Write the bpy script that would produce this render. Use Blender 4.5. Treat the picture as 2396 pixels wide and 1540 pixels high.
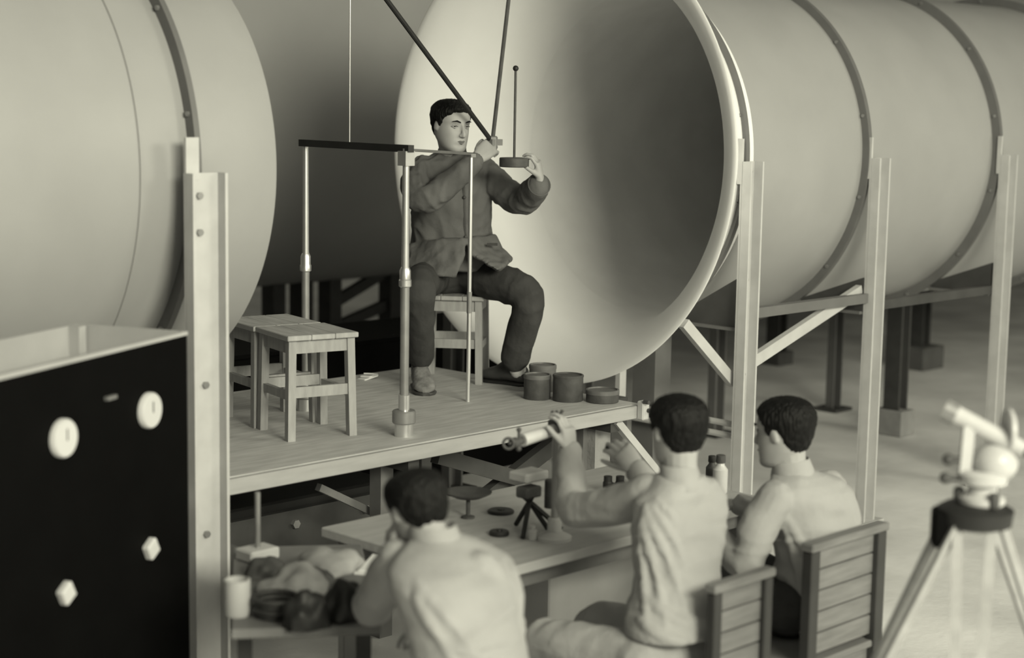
import bpy, bmesh, math, random
from mathutils import Vector as V, Matrix, noise
random.seed(7)
for o in list(bpy.data.objects): bpy.data.objects.remove(o)
S = bpy.context.scene
COL = S.collection
PI = math.pi

# ------------------------------------------------------------------ camera (solved from the photograph)
# world: X along the tunnel axis, Y across it (away), Z up; metres; floor z = 0; collector lip at X = 0
FPX = 4000.0
CAM = V((-6.4436, -6.0203, 2.30))
CF = V((0.71019552, 0.69084821, -0.13546616)); CR = V((0.69882125, -0.71509922, 0.01679169)); CU = V((0.08527124, 0.10659202, 0.99063967))
cam = bpy.data.cameras.new('camera'); camo = bpy.data.objects.new('camera', cam); COL.objects.link(camo)
camo.matrix_world = Matrix(((CR.x, CU.x, -CF.x, CAM.x), (CR.y, CU.y, -CF.y, CAM.y), (CR.z, CU.z, -CF.z, CAM.z), (0, 0, 0, 1)))
cam.sensor_fit = 'HORIZONTAL'; cam.sensor_width = 36.0; cam.lens = FPX / 2396 * 36.0
cam.clip_start = 0.05; cam.clip_end = 200
cam.dof.use_dof = True; cam.dof.focus_distance = 7.6; cam.dof.aperture_fstop = 1.45
S.camera = camo
def ray(px, py): return CF * FPX + CR * (px - 1198) - CU * (py - 770)
def atd(px, py, Z): return CAM + ray(px, py) * (Z / FPX)                  # point at depth Z
def atz(px, py, z): r = ray(px, py); return CAM + r * ((z - CAM.z) / r.z)   # point on a level
def aty(px, py, Y): r = ray(px, py); return CAM + r * ((Y - CAM.y) / r.y)   # point on a plane Y = const
def atx(px, py, X): r = ray(px, py); return CAM + r * ((X - CAM.x) / r.x)

# ------------------------------------------------------------------ light
TINT = (1.0, 0.972, 0.775)
w = bpy.data.worlds.new('daylight'); S.world = w; w.use_nodes = True
bg = w.node_tree.nodes['Background']; bg.inputs[0].default_value = (*TINT, 1); bg.inputs[1].default_value = 0.37
def area(name, loc, aim, sx, sy, power):
    l = bpy.data.lights.new(name, 'AREA'); l.shape = 'RECTANGLE'; l.size = sx; l.size_y = sy; l.energy = power; l.color = TINT
    o = bpy.data.objects.new(name, l); COL.objects.link(o); o.location = loc
    o.rotation_euler = (V(aim) - V(loc)).to_track_quat('-Z', 'Y').to_euler(); return o
area('window_daylight', (-4.4, -10.5, 4.7), (-0.5, 0, 1.6), 4.0, 2.2, 900)
area('window_daylight_far', (4.6, -10.2, 4.9), (0, 0, 1.6), 3.0, 2.2, 260)
area('added_back_fill', (4.5, 9.3, 5.85), (4.5, 9.2, 0), 12, 2.0, 40)  # unseen fill lamp, added to brighten the floor and wall behind the duct
S.view_settings.view_transform = 'Standard'; S.view_settings.look = 'None'; S.view_settings.gamma = 1.0
S.view_settings.exposure = 0.12; S.view_settings.use_curve_mapping = False

# ------------------------------------------------------------------ materials
def mat(name, v, rough=.6, var=.06, scale=6.0, bump=.0, bscale=40.0, metal=0.0, stretch=(1, 1, 1), spec=.4):
    m = bpy.data.materials.new(name); m.use_nodes = True
    nt = m.node_tree; N = nt.nodes; L = nt.links; b = N['Principled BSDF']
    b.inputs['Roughness'].default_value = rough; b.inputs['Metallic'].default_value = metal
    b.inputs['Specular IOR Level'].default_value = spec
    tc = N.new('ShaderNodeTexCoord'); mp = N.new('ShaderNodeMapping'); mp.inputs['Scale'].default_value = stretch
    L.new(tc.outputs['Object'], mp.inputs[0])
    n = N.new('ShaderNodeTexNoise'); n.inputs['Scale'].default_value = scale; n.inputs['Detail'].default_value = 6
    L.new(mp.outputs[0], n.inputs['Vector'])
    r = N.new('ShaderNodeValToRGB'); lo, hi = v * (1 - var), v * (1 + var)
    r.color_ramp.elements[0].position = .3; r.color_ramp.elements[1].position = .7
    r.color_ramp.elements[0].color = (lo, lo, lo, 1); r.color_ramp.elements[1].color = (hi, hi, hi, 1)
    L.new(n.outputs['Fac'], r.inputs[0]); L.new(r.outputs[0], b.inputs['Base Color'])
    if bump:
        n2 = N.new('ShaderNodeTexNoise'); n2.inputs['Scale'].default_value = bscale; n2.inputs['Detail'].default_value = 4
        L.new(mp.outputs[0], n2.inputs['Vector'])
        bp = N.new('ShaderNodeBump'); bp.inputs['Strength'].default_value = bump; bp.inputs['Distance'].default_value = .02
        L.new(n2.outputs['Fac'], bp.inputs['Height']); L.new(bp.outputs[0], b.inputs['Normal'])
    return m
M = dict(
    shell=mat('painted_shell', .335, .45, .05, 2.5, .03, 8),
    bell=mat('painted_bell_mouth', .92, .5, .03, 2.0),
    inside=mat('duct_lining', .88, .6, .06, 3),
    flange=mat('flange_steel', .14, .5, .08, 9),
    post=mat('painted_post', .50, .45, .08, 9),
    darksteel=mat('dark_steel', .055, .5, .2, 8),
    duct=mat('return_duct_paint', .36, .75, .06, 1.2),
    floor=mat('concrete_floor', .74, .8, .22, 1.3, .15, 18),
    wall=mat('plaster_wall', .35, .8, .06, 1.5),
    deck=mat('deck_board', .46, .65, .16, 5, .08, 30, stretch=(1, 6, 6)),
    edge=mat('edge_board', .38, .6, .08, 6, stretch=(1, 6, 6)),
    wood=mat('stool_wood', .34, .6, .14, 8, .08, 40, stretch=(5, 5, 1)),
    wood_top=mat('stool_top_wood', .40, .55, .18, 6, .08, 40, stretch=(6, 1, 1)),
    chairwood=mat('chair_wood', .16, .55, .2, 6, .05, 40, stretch=(1, 1, 8)),
    chairpost=mat('chair_dark_wood', .035, .5, .2, 6),
    chrome=mat('bright_steel', .75, .28, .06, 14, metal=.85),
    steel=mat('dull_steel', .33, .38, .1, 14, metal=.6),
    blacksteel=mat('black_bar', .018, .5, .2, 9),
    iron=mat('cast_iron', .07, .6, .25, 20, .1, 60),
    tin=mat('tin_lid', .13, .5, .2, 16),
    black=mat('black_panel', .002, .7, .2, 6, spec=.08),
    cabgrey=mat('cabinet_inside_grey', .42, .6, .08, 5),
    dial=mat('white_dial', .62, .35, .03, 5),
    jacket=mat('grey_jacket_cloth', .125, .9, .12, 10, .25, 25, spec=.15),
    trousers=mat('dark_trouser_cloth', .055, .9, .15, 10, .25, 25, spec=.15),
    shirt=mat('white_shirt_cloth', .345, .85, .05, 8, .3, 14, spec=.2),
    shirt_b=mat('grey_white_shirt_cloth', .33, .85, .06, 8, .3, 14, spec=.2),
    khaki=mat('light_trouser_cloth', .34, .9, .1, 8, .25, 20, spec=.15),
    skin=mat('skin', .37, .55, .05, 14, spec=.35),
    hair=mat('black_hair', .005, .55, .3, 60, .5, 120, stretch=(1, 1, .2), spec=.2),
    lip=mat('lips', .16, .5, .05, 20),
    eyew=mat('eye_white', .5, .3, .02, 20),
    eyed=mat('eye_iris', .012, .25, .02, 20),
    shoe=mat('worn_leather', .045, .45, .3, 14),
    shoe_l=mat('worn_canvas_shoe', .2, .8, .35, 22, .2, 60),
    sock=mat('white_sock', .6, .9, .05, 20),
    paper=mat('paper', .75, .8, .04, 8),
    table=mat('table_top', .36, .55, .12, 4, stretch=(1, 5, 5)),
    tabledark=mat('table_frame', .16, .6, .15, 6),
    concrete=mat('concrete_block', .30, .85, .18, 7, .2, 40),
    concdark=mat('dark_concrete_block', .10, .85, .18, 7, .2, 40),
    glassjar=mat('pale_bottle', .55, .3, .1, 9),
    cable=mat('dark_cable', .03, .6, .1, 9),
    cloth=mat('rag_cloth', .30, .95, .25, 7, .3, 20),
    brass=mat('bright_instrument', .52, .35, .08, 10),
)

# ------------------------------------------------------------------ builders
def box(bm, c, s, rot=None, bev=0.0):
    m = Matrix.Translation(V(c)) @ (rot.to_4x4() if rot else Matrix()) @ Matrix.Diagonal((*s, 1))
    r = bmesh.ops.create_cube(bm, size=1, matrix=m)
    if bev:
        es = list({e for v in r['verts'] for e in v.link_edges})
        bmesh.ops.bevel(bm, geom=es, offset=bev, segments=1, affect='EDGES')
def frame(d):
    d = V(d).normalized(); a = V((0, 0, 1)) if abs(d.z) < .9 else V((1, 0, 0))
    u = d.cross(a).normalized(); return u, d.cross(u).normalized()
def ringloft(bm, rings, close=True, caps=True):
    vs = [[bm.verts.new(p) for p in r] for r in rings]; n = len(vs[0])
    for a, b in zip(vs, vs[1:]):
        for i in range(n):
            j = (i + 1) % n
            bm.faces.new((a[i], a[j], b[j], b[i]))
    if caps:
        bm.faces.new(list(reversed(vs[0]))); bm.faces.new(vs[-1])
    return vs
def tube(bm, p0, p1, r0, r1=None, n=12):
    p0, p1 = V(p0), V(p1); r1 = r0 if r1 is None else r1; u, v = frame(p1 - p0)
    ringloft(bm, [[p + u * (r * math.cos(2*PI*i/n)) + v * (r * math.sin(2*PI*i/n)) for i in range(n)] for p, r in ((p0, r0), (p1, r1))])
def path(bm, pts, rad, n=10, closed_ends=True):
    pts = [V(p) for p in pts]; rings = []; u = None
    for k, p in enumerate(pts):
        d = (pts[min(k+1, len(pts)-1)] - pts[max(k-1, 0)]).normalized()
        u = frame(d)[0] if u is None else (u - d * u.dot(d)).normalized()
        v = d.cross(u); r = rad[k] if isinstance(rad, (list, tuple)) else rad
        ru, rv = r if isinstance(r, (list, tuple)) else (r, r)
        rings.append([p + u * (ru * math.cos(2*PI*i/n)) + v * (rv * math.sin(2*PI*i/n)) for i in range(n)])
    ringloft(bm, rings)
def lathe(bm, prof, base, n=24, axis='z', closed=False):
    """prof: (r, h) pairs turned about an axis through base"""
    base = V(base); rings = []
    for r, h in prof:
        ring = []
        for i in range(n):
            a = 2*PI*i/n; c, s = r * math.cos(a), r * math.sin(a)
            ring.append(base + (V((c, s, h)) if axis == 'z' else V((h, c, s)) if axis == 'x' else V((s, h, c))))
        rings.append(ring)
    if closed:
        vs = ringloft(bm, rings, caps=False)
        for i in range(n):
            j = (i + 1) % n; bm.faces.new((vs[-1][i], vs[-1][j], vs[0][j], vs[0][i]))
    else: ringloft(bm, rings)
def bar(bm, p0, p1, wdt, thk, up=(0, 0, 1)):
    p0, p1 = V(p0), V(p1); d = (p1 - p0); L = d.length; d.normalize(); upv = V(up)
    s = d.cross(upv).normalized(); u = s.cross(d)
    R = Matrix((( d.x, s.x, u.x), (d.y, s.y, u.y), (d.z, s.z, u.z)))
    box(bm, (p0 + p1) / 2, (L, wdt, thk), R)
def B(): return bmesh.new()
def obj(name, bm, m, parent=None, smooth=None, loc=None):
    """one mesh object from a bmesh in world coordinates; smooth = auto-smooth angle in degrees"""
    bmesh.ops.recalc_face_normals(bm, faces=bm.faces)
    off = V(parent['_w']) if parent is not None else (V(loc) if loc is not None else None)
    if off is None:
        xs = [v.co for v in bm.verts]; off = V((sum(c.x for c in xs)/len(xs), sum(c.y for c in xs)/len(xs), min(c.z for c in xs)))
    if parent is not None and parent.type == 'MESH' and parent.parent is not None: pass
    for v in bm.verts: v.co -= off
    if smooth:
        for f in bm.faces: f.smooth = True
        for e in bm.edges:
            if len(e.link_faces) == 2 and e.calc_face_angle(0) > math.radians(smooth): e.smooth = False
    me = bpy.data.meshes.new(name); bm.to_mesh(me); bm.free(); me.materials.append(m if not isinstance(m, str) else M[m])
    o = bpy.data.objects.new(name, me); COL.objects.link(o); o['_w'] = tuple(off)
    if parent is not None: o.parent = parent
    else: o.location = off
    return o
def thing(name, loc, label, cat, group=None):
    o = bpy.data.objects.new(name, None); COL.objects.link(o); o.location = loc; o.empty_display_size = .1; o['_w'] = tuple(loc)
    return tag(o, label, cat, group)
def tag(o, label, cat, group=None):
    o['label'] = label; o['category'] = cat
    if group: o['group'] = group
    return o
def struct(name, bm, m, parent=None, smooth=None):
    o = obj(name, bm, m, parent, smooth)
    if parent is None: o['kind'] = 'structure'
    return o
def dup(o, parent=None):
    c = o.copy(); COL.objects.link(c); c.parent = parent
    for ch in list(o.children): dup(ch, c)
    return c
def bolt(bm, p, nrm, r=.011, h=.012):
    p, nrm = V(p), V(nrm).normalized(); tube(bm, p - nrm * .004, p + nrm * h, r, n=6)

# ------------------------------------------------------------------ the hall
AZ = 2.0073     # tunnel axis height
PZ = 0.87       # platform top
b = B(); box(b, (4, 1.5, -.1), (34, 25, .2)); struct('floor', b, 'floor')
b = B(); box(b, (4, 12.1, 3), (34, .2, 6.2)); struct('wall_back', b, 'wall')
b = B(); box(b, (4, 1.5, 6.0), (34, 21.4, .2)); struct('ceiling', b, 'wall')
b = B(); box(b, (-12.9, 1.5, 3), (.2, 25, 6.2)); struct('wall_left', b, 'wall')
b = B(); box(b, (20.9, 1.5, 3), (.2, 25, 6.2)); struct('wall_right', b, 'wall')

# return duct behind, on legs
DY = 5.2; dz = aty(780, 651, DY).z; DR = 1.9
t = thing('return_duct', (4, DY, 0), 'large grey round return duct on dark legs behind the platform', 'duct')
b = B(); lathe(b, [(DR - .03, -12), (DR, -12), (DR, 16), (DR - .03, 16)], (0, DY, dz + DR), 96, 'x', True); obj('duct_shell', b, 'duct', t, 40)
for px_, yb in ((640, 1.0), (705, 1.0), (772, 1.0), (913, 1.0)):
    p = aty(px_, 660, DY - .35)
    b = B(); box(b, (p.x, p.y, (dz + .25) / 2), (.12, .16, dz + .25)); obj('leg', b, 'darksteel', t)
for a_, c_ in (((775, 712), (893, 640)), ((775, 770), (905, 712))):
    b = B(); bar(b, aty(*a_, DY - .35), aty(*c_, DY - .35), .06, .09); obj('brace', b, 'darksteel', t)

# ------------------------------------------------------------------ nozzle (left tunnel)
nz = thing('wind_tunnel_nozzle', (-3.2, 0, AZ), 'pale painted wind tunnel nozzle ending in an open round rim beside the stools', 'wind tunnel')
prof = [(.868, -2.45), (.872, -2.438), (.876, -2.45), (.89, -2.6), (.907, -2.83), (.92, -3.05), (.945, -3.3), (.99, -3.7), (1.04, -4.2), (1.08, -4.8), (1.1, -5.6), (1.1, -9), (1.07, -9), (1.06, -5.6), (1.0, -4.2), (.93, -3.5), (.89, -3.0), (.868, -2.7)]
b = B(); lathe(b, prof, (0, 0, AZ), 160, 'x', True); obj('nozzle_shell', b, 'shell', nz, 40)
b = B(); lathe(b, [(.90, -2.862), (.957, -2.862), (.957, -2.838), (.90, -2.838)], (0, 0, AZ), 160, 'x', True); obj('ring_flange', b, 'flange', nz, 40)
b = B(); lathe(b, [(.90, -3.075), (.929, -3.075), (.927, -3.060), (.90, -3.060)], (0, 0, AZ), 160, 'x', True); obj('seam_band', b, 'shell', nz, 40)
for k in range(14):
    a = 2*PI*(k+.5)/14; b = B(); bolt(b, (-2.862, -.936*math.cos(a), AZ + .936*math.sin(a)), (-1, 0, 0), .010, .010); obj('bolt', b, 'steel', nz)

# ------------------------------------------------------------------ collector (right tunnel)
cl = thing('wind_tunnel_collector', (2, 0, AZ), 'large pale wind tunnel collector with a flared bell mouth behind the seated man', 'wind tunnel')
R1, RT, AX = 1.186, .89, .78
prof = [(1.186, .012), (1.192, .0), (1.186, -.004)]
for k in range(1, 19):
    t_ = k / 18 * PI / 2; prof.append((R1 - (R1 - RT) * math.sin(t_), AX * (1 - math.cos(t_))))
prof += [(.892, .80), (.93, .80), (.936, .5), (.985, .27), (1.07, .10)]
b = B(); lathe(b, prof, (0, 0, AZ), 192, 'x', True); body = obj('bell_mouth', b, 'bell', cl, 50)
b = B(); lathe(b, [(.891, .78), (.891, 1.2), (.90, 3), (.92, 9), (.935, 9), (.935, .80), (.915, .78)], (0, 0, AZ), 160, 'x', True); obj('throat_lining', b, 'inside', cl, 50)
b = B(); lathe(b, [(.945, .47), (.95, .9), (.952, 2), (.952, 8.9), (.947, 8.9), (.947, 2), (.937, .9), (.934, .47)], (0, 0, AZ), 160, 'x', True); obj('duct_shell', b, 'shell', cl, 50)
for x_, rr in ((.36, .99), (1.443, .993), (2.83, 1.005), (4.3, 1.005)):
    ri = .955 if x_ < 1 else .935
    b = B(); lathe(b, [(ri, x_ - .015), (rr, x_ - .015), (rr, x_ + .015), (ri, x_ + .015)], (0, 0, AZ), 160, 'x', True); obj('ring_flange', b, 'flange', cl, 40)
    for k in range(14):
        a = 2*PI*(k+.5)/14; b = B(); bolt(b, (x_ - .015, -(rr-.022)*math.cos(a), AZ + (rr-.022)*math.sin(a)), (-1, 0, 0), .010, .010); obj('bolt', b, 'steel', cl)
b = B(); lathe(b, [(.0, 8.6), (.93, 8.6), (.93, 8.7), (.0001, 8.7)], (0, 0, AZ), 48, 'x'); obj('end_bulkhead', b, 'inside', cl)

# ------------------------------------------------------------------ channel posts
def channel(bm, x, y, W, D, z0, z1, zf=None, t=.012):
    """U channel: web facing -Y, flanges towards -Y"""
    zf = zf or z1
    box(bm, (x, y, (z0+z1)/2), (W, t, z1-z0))
    for s in (-1, 1): box(bm, (x + s*(W/2 - t/2), y - D/2 - t/2 + .001, (z0+zf)/2), (t, D, zf-z0))
def post(name, x, y, W, D, z1, zf, label, plate, bolts):
    t = thing(name, (x, y, 0), label, 'post', 'channel posts holding the tunnel rings')
    b = B(); channel(b, x, y, W, D, .02, z1, zf); obj('channel', b, 'post', t)
    b = B(); box(b, (x, y, .01), (W + .12, .16, .02)); obj('base_plate', b, 'post', t)
    if plate:
        b = B(); box(b, plate[0], plate[1]); obj('ring_plate', b, 'post', t)
    for q in bolts:
        b = B(); bolt(b, (x + q[0], y - .006, q[1]), (0, -1, 0), .013, .014); obj('bolt', b, 'steel', t)
    return t
post('channel_post', -2.868, -1.0, .150, .045, 2.01, 2.01, 'pale steel channel post bolted to the nozzle ring beside the black console', ((-2.915, -1.004, 2.06), (.055, .012, .15)), ((-.02, 1.93), (-.02, 1.80), (.0, 1.25), (0, .7)))
post('channel_post', .35, -1.0, .107, .052, 2.0, 2.0, 'pale steel channel post close behind the collector bell mouth, near the bottle', ((.30, -.990, 2.0), (.014, .028, .22)), ((.0, 1.95), (.0, 1.42), (0, .95)))
post('channel_post', 1.49, -1.0, .107, .052, 2.0, 2.0, 'pale steel channel post at the middle ring of the collector', ((1.44, -.992, 2.0), (.014, .026, .22)), ((.0, 1.95), (.0, 1.35), (0, .95)))
post('channel_post', 2.86, -1.012, .107, .052, 2.0, 2.0, 'pale steel channel post at the far ring of the collector beside the tripod', ((2.81, -1.004, 2.0), (.014, .026, .22)), ((.0, 1.95), (.0, 1.35)))
# frames below the collector
def beam(name, p0, p1, wd, th, m, label, cat='beam', up=(0, 0, 1), group=None):
    b = B(); bar(b, p0, p1, wd, th, up); return tag(obj(name, b, m), label, cat, group)

# ------------------------------------------------------------------ platform
pl = thing('test_platform', (-1.7, -.2, 0), 'raised wooden test platform with a pale front edge board between the tunnel mouths', 'platform')
PX0, PX1, PY0, PY1 = -3.05, -.33, -.95, .56
b = B(); box(b, ((PX0+PX1)/2, (PY0+PY1)/2 + .02, PZ - .02), (PX1-PX0, PY1-PY0-.04, .04)); obj('deck', b, 'deck', pl)
b = B(); box(b, ((PX0+PX1)/2, PY0 + .012, PZ - .031), (PX1-PX0, .026, .060), bev=.003); obj('edge_board', b, 'edge', pl)
b = B(); box(b, (PX1 - .012, (PY0+PY1)/2, PZ - .04), (.026, PY1-PY0, .055)); obj('end_board', b, 'darksteel', pl)
for x_ in (-2.95, -1.75, -.48):
    for y_ in (-.70, .42):
        b = B(); box(b, (x_, y_, (PZ-.04)/2), (.07, .07, PZ-.04)); obj('leg', b, 'tabledark', pl)
    b = B(); bar(b, (x_, -.9, PZ-.08), (x_, .5, PZ-.08), .06, .08); obj('joist', b, 'darksteel', pl)
b = B(); bar(b, (-2.95, -.66, .70), (-1.75, -.66, .15), .03, .06); obj('brace', b, 'darksteel', pl)

# poles and top bars standing on the deck
fr = thing('instrument_frame', (-1.4, -.4, PZ), 'frame of bright telescopic poles joined by a black top bar around the seated man', 'frame')
def pole(x, y, topz, s=1.0):
    e = lambda z: PZ + z
    b = B(); lathe(b, [(.040*s, 0), (.040*s, .055), (.034*s, .058)], (x, y, PZ), 20); foot = obj('pole_foot', b, 'chrome', fr, 30)
    b = B(); lathe(b, [(.046*s, .055), (.050*s, .06), (.050*s, .105), (.046*s, .11), (.026*s, .112)], (x, y, PZ), 24); obj('foot_ring', b, 'steel', foot, 30)
    b = B(); lathe(b, [(.024*s, .11), (.024*s, .175), (.020*s, .178)], (x, y, PZ), 20); obj('bright_sleeve', b, 'chrome', foot, 30)
    b = B(); tube(b, (x, y, e(.175)), (x, y, e(.64)), .019*s, n=20); obj('lower_tube', b, 'steel', fr, 30)
    b = B(); lathe(b, [(.020*s, .63), (.027*s, .635), (.027*s, .66), (.024*s, .665), (.024*s, .70), (.017*s, .715)], (x, y, PZ), 20); obj('joint_collar', b, 'chrome', fr, 30)
    b = B(); tube(b, (x, y, e(.70)), (x, y, topz), .0165*s, .014*s, 18); obj('upper_tube', b, 'chrome', fr, 30)
P1 = V((-1.626, -.037, 0)); P2 = V((-1.683, -.764, 0)); P3 = V((-.912, -.359, 0))
TB = 2.075
pole(P1.x, P1.y, TB, .95); pole(P2.x, P2.y, TB)
b = B(); tube(b, (P3.x, P3.y, PZ), (P3.x, P3.y, 2.02), .0105, n=12); obj('thin_rod', b, 'chrome', fr, 30)
b = B(); tube(b, (P3.x, P3.y, PZ + .42), (P3.x, P3.y, PZ + .52), .0125, n=12); obj('rod_sleeve', b, 'steel', fr, 30)
b = B(); box(b, (P3.x, P3.y, 2.022), (.03, .03, .016)); obj('rod_head', b, 'steel', fr)
b = B(); bar(b, P1 + V((0, .03, TB)), P2 + V((0, -.03, TB)), .03, .03); obj('top_bar', b, 'blacksteel', fr)
b = B(); bar(b, P2 + V((0, 0, TB - .005)), P3 + V((0, 0, 2.03)), .012, .012); obj('side_bar', b, 'steel', fr)
b = B(); box(b, (P2.x, P2.y, TB - .04), (.05, .05, .06)); obj('clamp', b, 'chrome', fr)
wq = atx(818, 344, -1.653)
b = B(); tube(b, (wq.x, wq.y, TB + .0), (wq.x, wq.y, 5.895), .003, n=6); tag(obj('suspension_wire', b, 'steel'), 'thin vertical wire hanging down to the black top bar', 'wire')

# struts meeting at the hand
J = atd(1152, 333, 8.2)
def strut(px0, Z0, m_, r, label):
    a = atd(px0, 0, Z0); d = (a - J); k = (5.86 - J.z) / d.z
    b = B(); tube(b, J, J + d * k, r, n=10); return tag(obj('strut', b, m_), label, 'strut')
strut(905, 7.55, 'blacksteel', .012, 'long dark slanting strut passing beside the seated man\'s face')
strut(1190, 8.35, 'iron', .010, 'dark nearly upright strut above the seated man\'s hands')
jn = B(); box(jn, J + V((.01, 0, 0)), (.07, .05, .03)); lathe(jn, [(.02, -.03), (.026, -.025), (.026, .025), (.02, .03)], J, 12); tag(obj('strut_joint', jn, 'steel'), 'small dark joint where the two struts meet in the man\'s hand', 'joint')
# weight with its upright rod in the left hand
D0 = atd(1203, 380, 8.0)
wt = thing('slotted_weight', D0 - V((0, 0, .024)), 'round dark weight with an upright rod and ball top, held by the seated man', 'weight')
b = B(); lathe(b, [(.066, -.022), (.070, -.018), (.070, .018), (.066, .022)], D0, 28); obj('weight_disc', b, 'iron', wt, 30)
b = B(); tube(b, D0 + V((0, 0, .02)), D0 + V((0, 0, .43)), .006, n=10); obj('rod', b, 'iron', wt, 30)
b = B(); bmesh.ops.create_icosphere(b, subdivisions=2, radius=.014, matrix=Matrix.Translation(D0 + V((0, 0, .435)))); obj('ball_knob', b, 'blacksteel', wt, 60)

# ------------------------------------------------------------------ stools
def stool():
    W, L, H, lg = .30, .30, .44, .034
    t = thing('wooden_stool', (0, 0, 0), 'x', 'stool', 'plain wooden stools on the platform')
    n = 3
    for k in range(n):
        b = B(); box(b, (-W/2 - .012 + (W + .024)*(k+.5)/n, 0, H - .011), ((W+.024)/n - .0015, L + .03, .022), bev=.003); obj('seat_board', b, 'wood_top', t)
    for sx in (-1, 1):
        for sy in (-1, 1):
            b = B(); vs = []
            x1, y1 = sx*(W/2 - lg/2), sy*(L/2 - lg/2); x0, y0 = sx*(W/2 - lg/2 + .008), sy*(L/2 - lg/2 + .008)
            ringloft(b, [[V((x0+i*lg/2, y0+j*lg/2, 0)) for i, j in ((-1,-1),(1,-1),(1,1),(-1,1))], [V((x1+i*lg/2, y1+j*lg/2, H-.02)) for i, j in ((-1,-1),(1,-1),(1,1),(-1,1))]])
            obj('leg', b, 'wood', t)
        b = B(); box(b, (sx*(W/2-.017), 0, H - .05), (.02, L - 2*lg + .01, .055)); obj('apron', b, 'wood', t)
        b = B(); box(b, (sx*(W/2-.015), 0, .185), (.02, L - 2*lg + .012, .035)); obj('stretcher', b, 'wood', t)
    for sy in (-1, 1):
        b = B(); box(b, (0, sy*(L/2-.017), H - .05), (W - 2*lg + .01, .02, .055)); obj('apron', b, 'wood', t)
        b = B(); box(b, (0, sy*(L/2-.015), .20), (W - 2*lg + .012, .02, .045)); obj('stretcher', b, 'wood', t)
    return t
s0 = stool()
def put(o, x, y, z, rz, label): o.location = (x, y, z); o.rotation_euler = (0, 0, rz); o['label'] = label
put(s0, -1.94, -.435, PZ, -.24, 'empty wooden stool with worn top beside the bright pole, nearer the platform edge')
s1 = dup(s0); put(s1, -1.875, -.105, PZ, -.20, 'wooden stool pushed against the back of the empty stool with the worn top')
s2 = dup(s0); fl = atz(1116, 899, PZ); ca, sa = math.cos(-.90), math.sin(-.90); lx, ly = .14 - .009, -.15 + .009
put(s2, fl.x - (lx*ca - ly*sa), fl.y - (lx*sa + ly*ca), PZ, -.90, 'wooden stool the man in the grey jacket sits on')

# cans and tins
def can(x, y, r, h, label, m_='iron', lid='tin', lh=.02, z=PZ):
    t = thing('round_tin', (x, y, z), label, 'tin', 'round tins at the platform end')
    b = B(); lathe(b, [(r*.97, 0), (r, .004), (r, h - lh), (r*.985, h - lh)], (x, y, z), 28); obj('tin_body', b, m_, t, 30)
    b = B(); lathe(b, [(r*1.03, h - lh), (r*1.03, h - .004), (r*.99, h), (r*.9, h), (r*.88, h - .006)], (x, y, z), 28); obj('lid', b, lid, t, 30)
can(-.60, -.51, .064, .118, 'dark round tin nearest the seated man\'s shoe, its lid flat')
can(-.42, -.375, .066, .13, 'tall dull tin with a pale lid half hidden behind other tins', 'tin', 'tin')
can(-.525, -.64, .072, .125, 'dark tin with a flat grey lid between two other tins', 'iron', 'iron', .01)
can(-.425, -.770, .078, .06, 'low flat dark tin at the end of the row of tins', 'iron', 'tin', .02)
pp = atz(868, 886, PZ); b = B(); 
for k in range(3): box(b, pp + V((.02*k - .02, .012*k, .008 + .006*k)), (.09, .05, .006), Matrix.Rotation(.3*k, 3, 'Z') @ Matrix.Rotation(.15*(k-1), 3, 'Y'))
tag(obj('folded_paper', b, 'paper'), 'small folded white paper lying on the deck behind the empty stool', 'paper')
# long low dark box behind platform
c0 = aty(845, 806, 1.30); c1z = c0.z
b = B(); box(b, (-.35, 1.60, c1z/2), (3.6, .6, c1z)); box(b, (-.35, 1.60, c1z + .012), (3.66, .66, .024), bev=.004); tag(obj('low_dark_box', b, 'black'), 'long low black box standing behind the platform', 'chest')

# ------------------------------------------------------------------ black console
K0 = atd(437, 775, 5.5); zt = K0.z
A0 = atz(40, 869, zt); A2 = atz(150, 762, zt)
e1 = (A0 - K0); e1.z = 0; e1.normalize(); e2 = V((-e1.y, e1.x, 0));
if e2.dot(A2 - K0) < 0: e2 = -e2
W2 = (A2 - K0).dot(e2); L2 = 1.9; cab = thing('control_console', K0 + e1*L2/2 + e2*W2/2 - V((0, 0, zt)), 'tall open-topped black control console with white round dials beside the channel post', 'console')
Rk = Matrix(((e1.x, e2.x, 0), (e1.y, e2.y, 0), (0, 0, 1)))
def kb(name, a0, a1, b0, b1, z0, z1, m_, parent=None, bev=0):
    b = B(); c = K0 + e1*((a0+a1)/2) + e2*((b0+b1)/2); c.z = (z0+z1)/2
    box(b, c, (a1-a0, b1-b0, z1-z0), Rk, bev); return obj(name, b, m_, parent or cab)
kb('front_panel', 0, L2, 0, .02, 0, zt - .012, 'black')
kb('front_lip', 0, L2, -.004, .024, zt - .012, zt, 'cabgrey')
kb('back_panel', 0, L2, W2 - .02, W2, 0, zt, 'cabgrey')
kb('end_panel', 0, .02, .02, W2 - .02, 0, zt, 'cabgrey')
kb('end_panel', L2 - .02, L2, .02, W2 - .02, 0, zt, 'cabgrey')
kb('shelf', .02, L2 - .02, .02, W2 - .02, zt - .55, zt - .53, 'cabgrey')
kb('inner_rib', .03, .07, W2 - .06, W2 - .02, zt - .53, zt, 'cabgrey')
def onpanel(px_, py_):
    r = ray(px_, py_); tt = (K0 - CAM).dot(e2) / r.dot(e2); return CAM + r * tt
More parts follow.
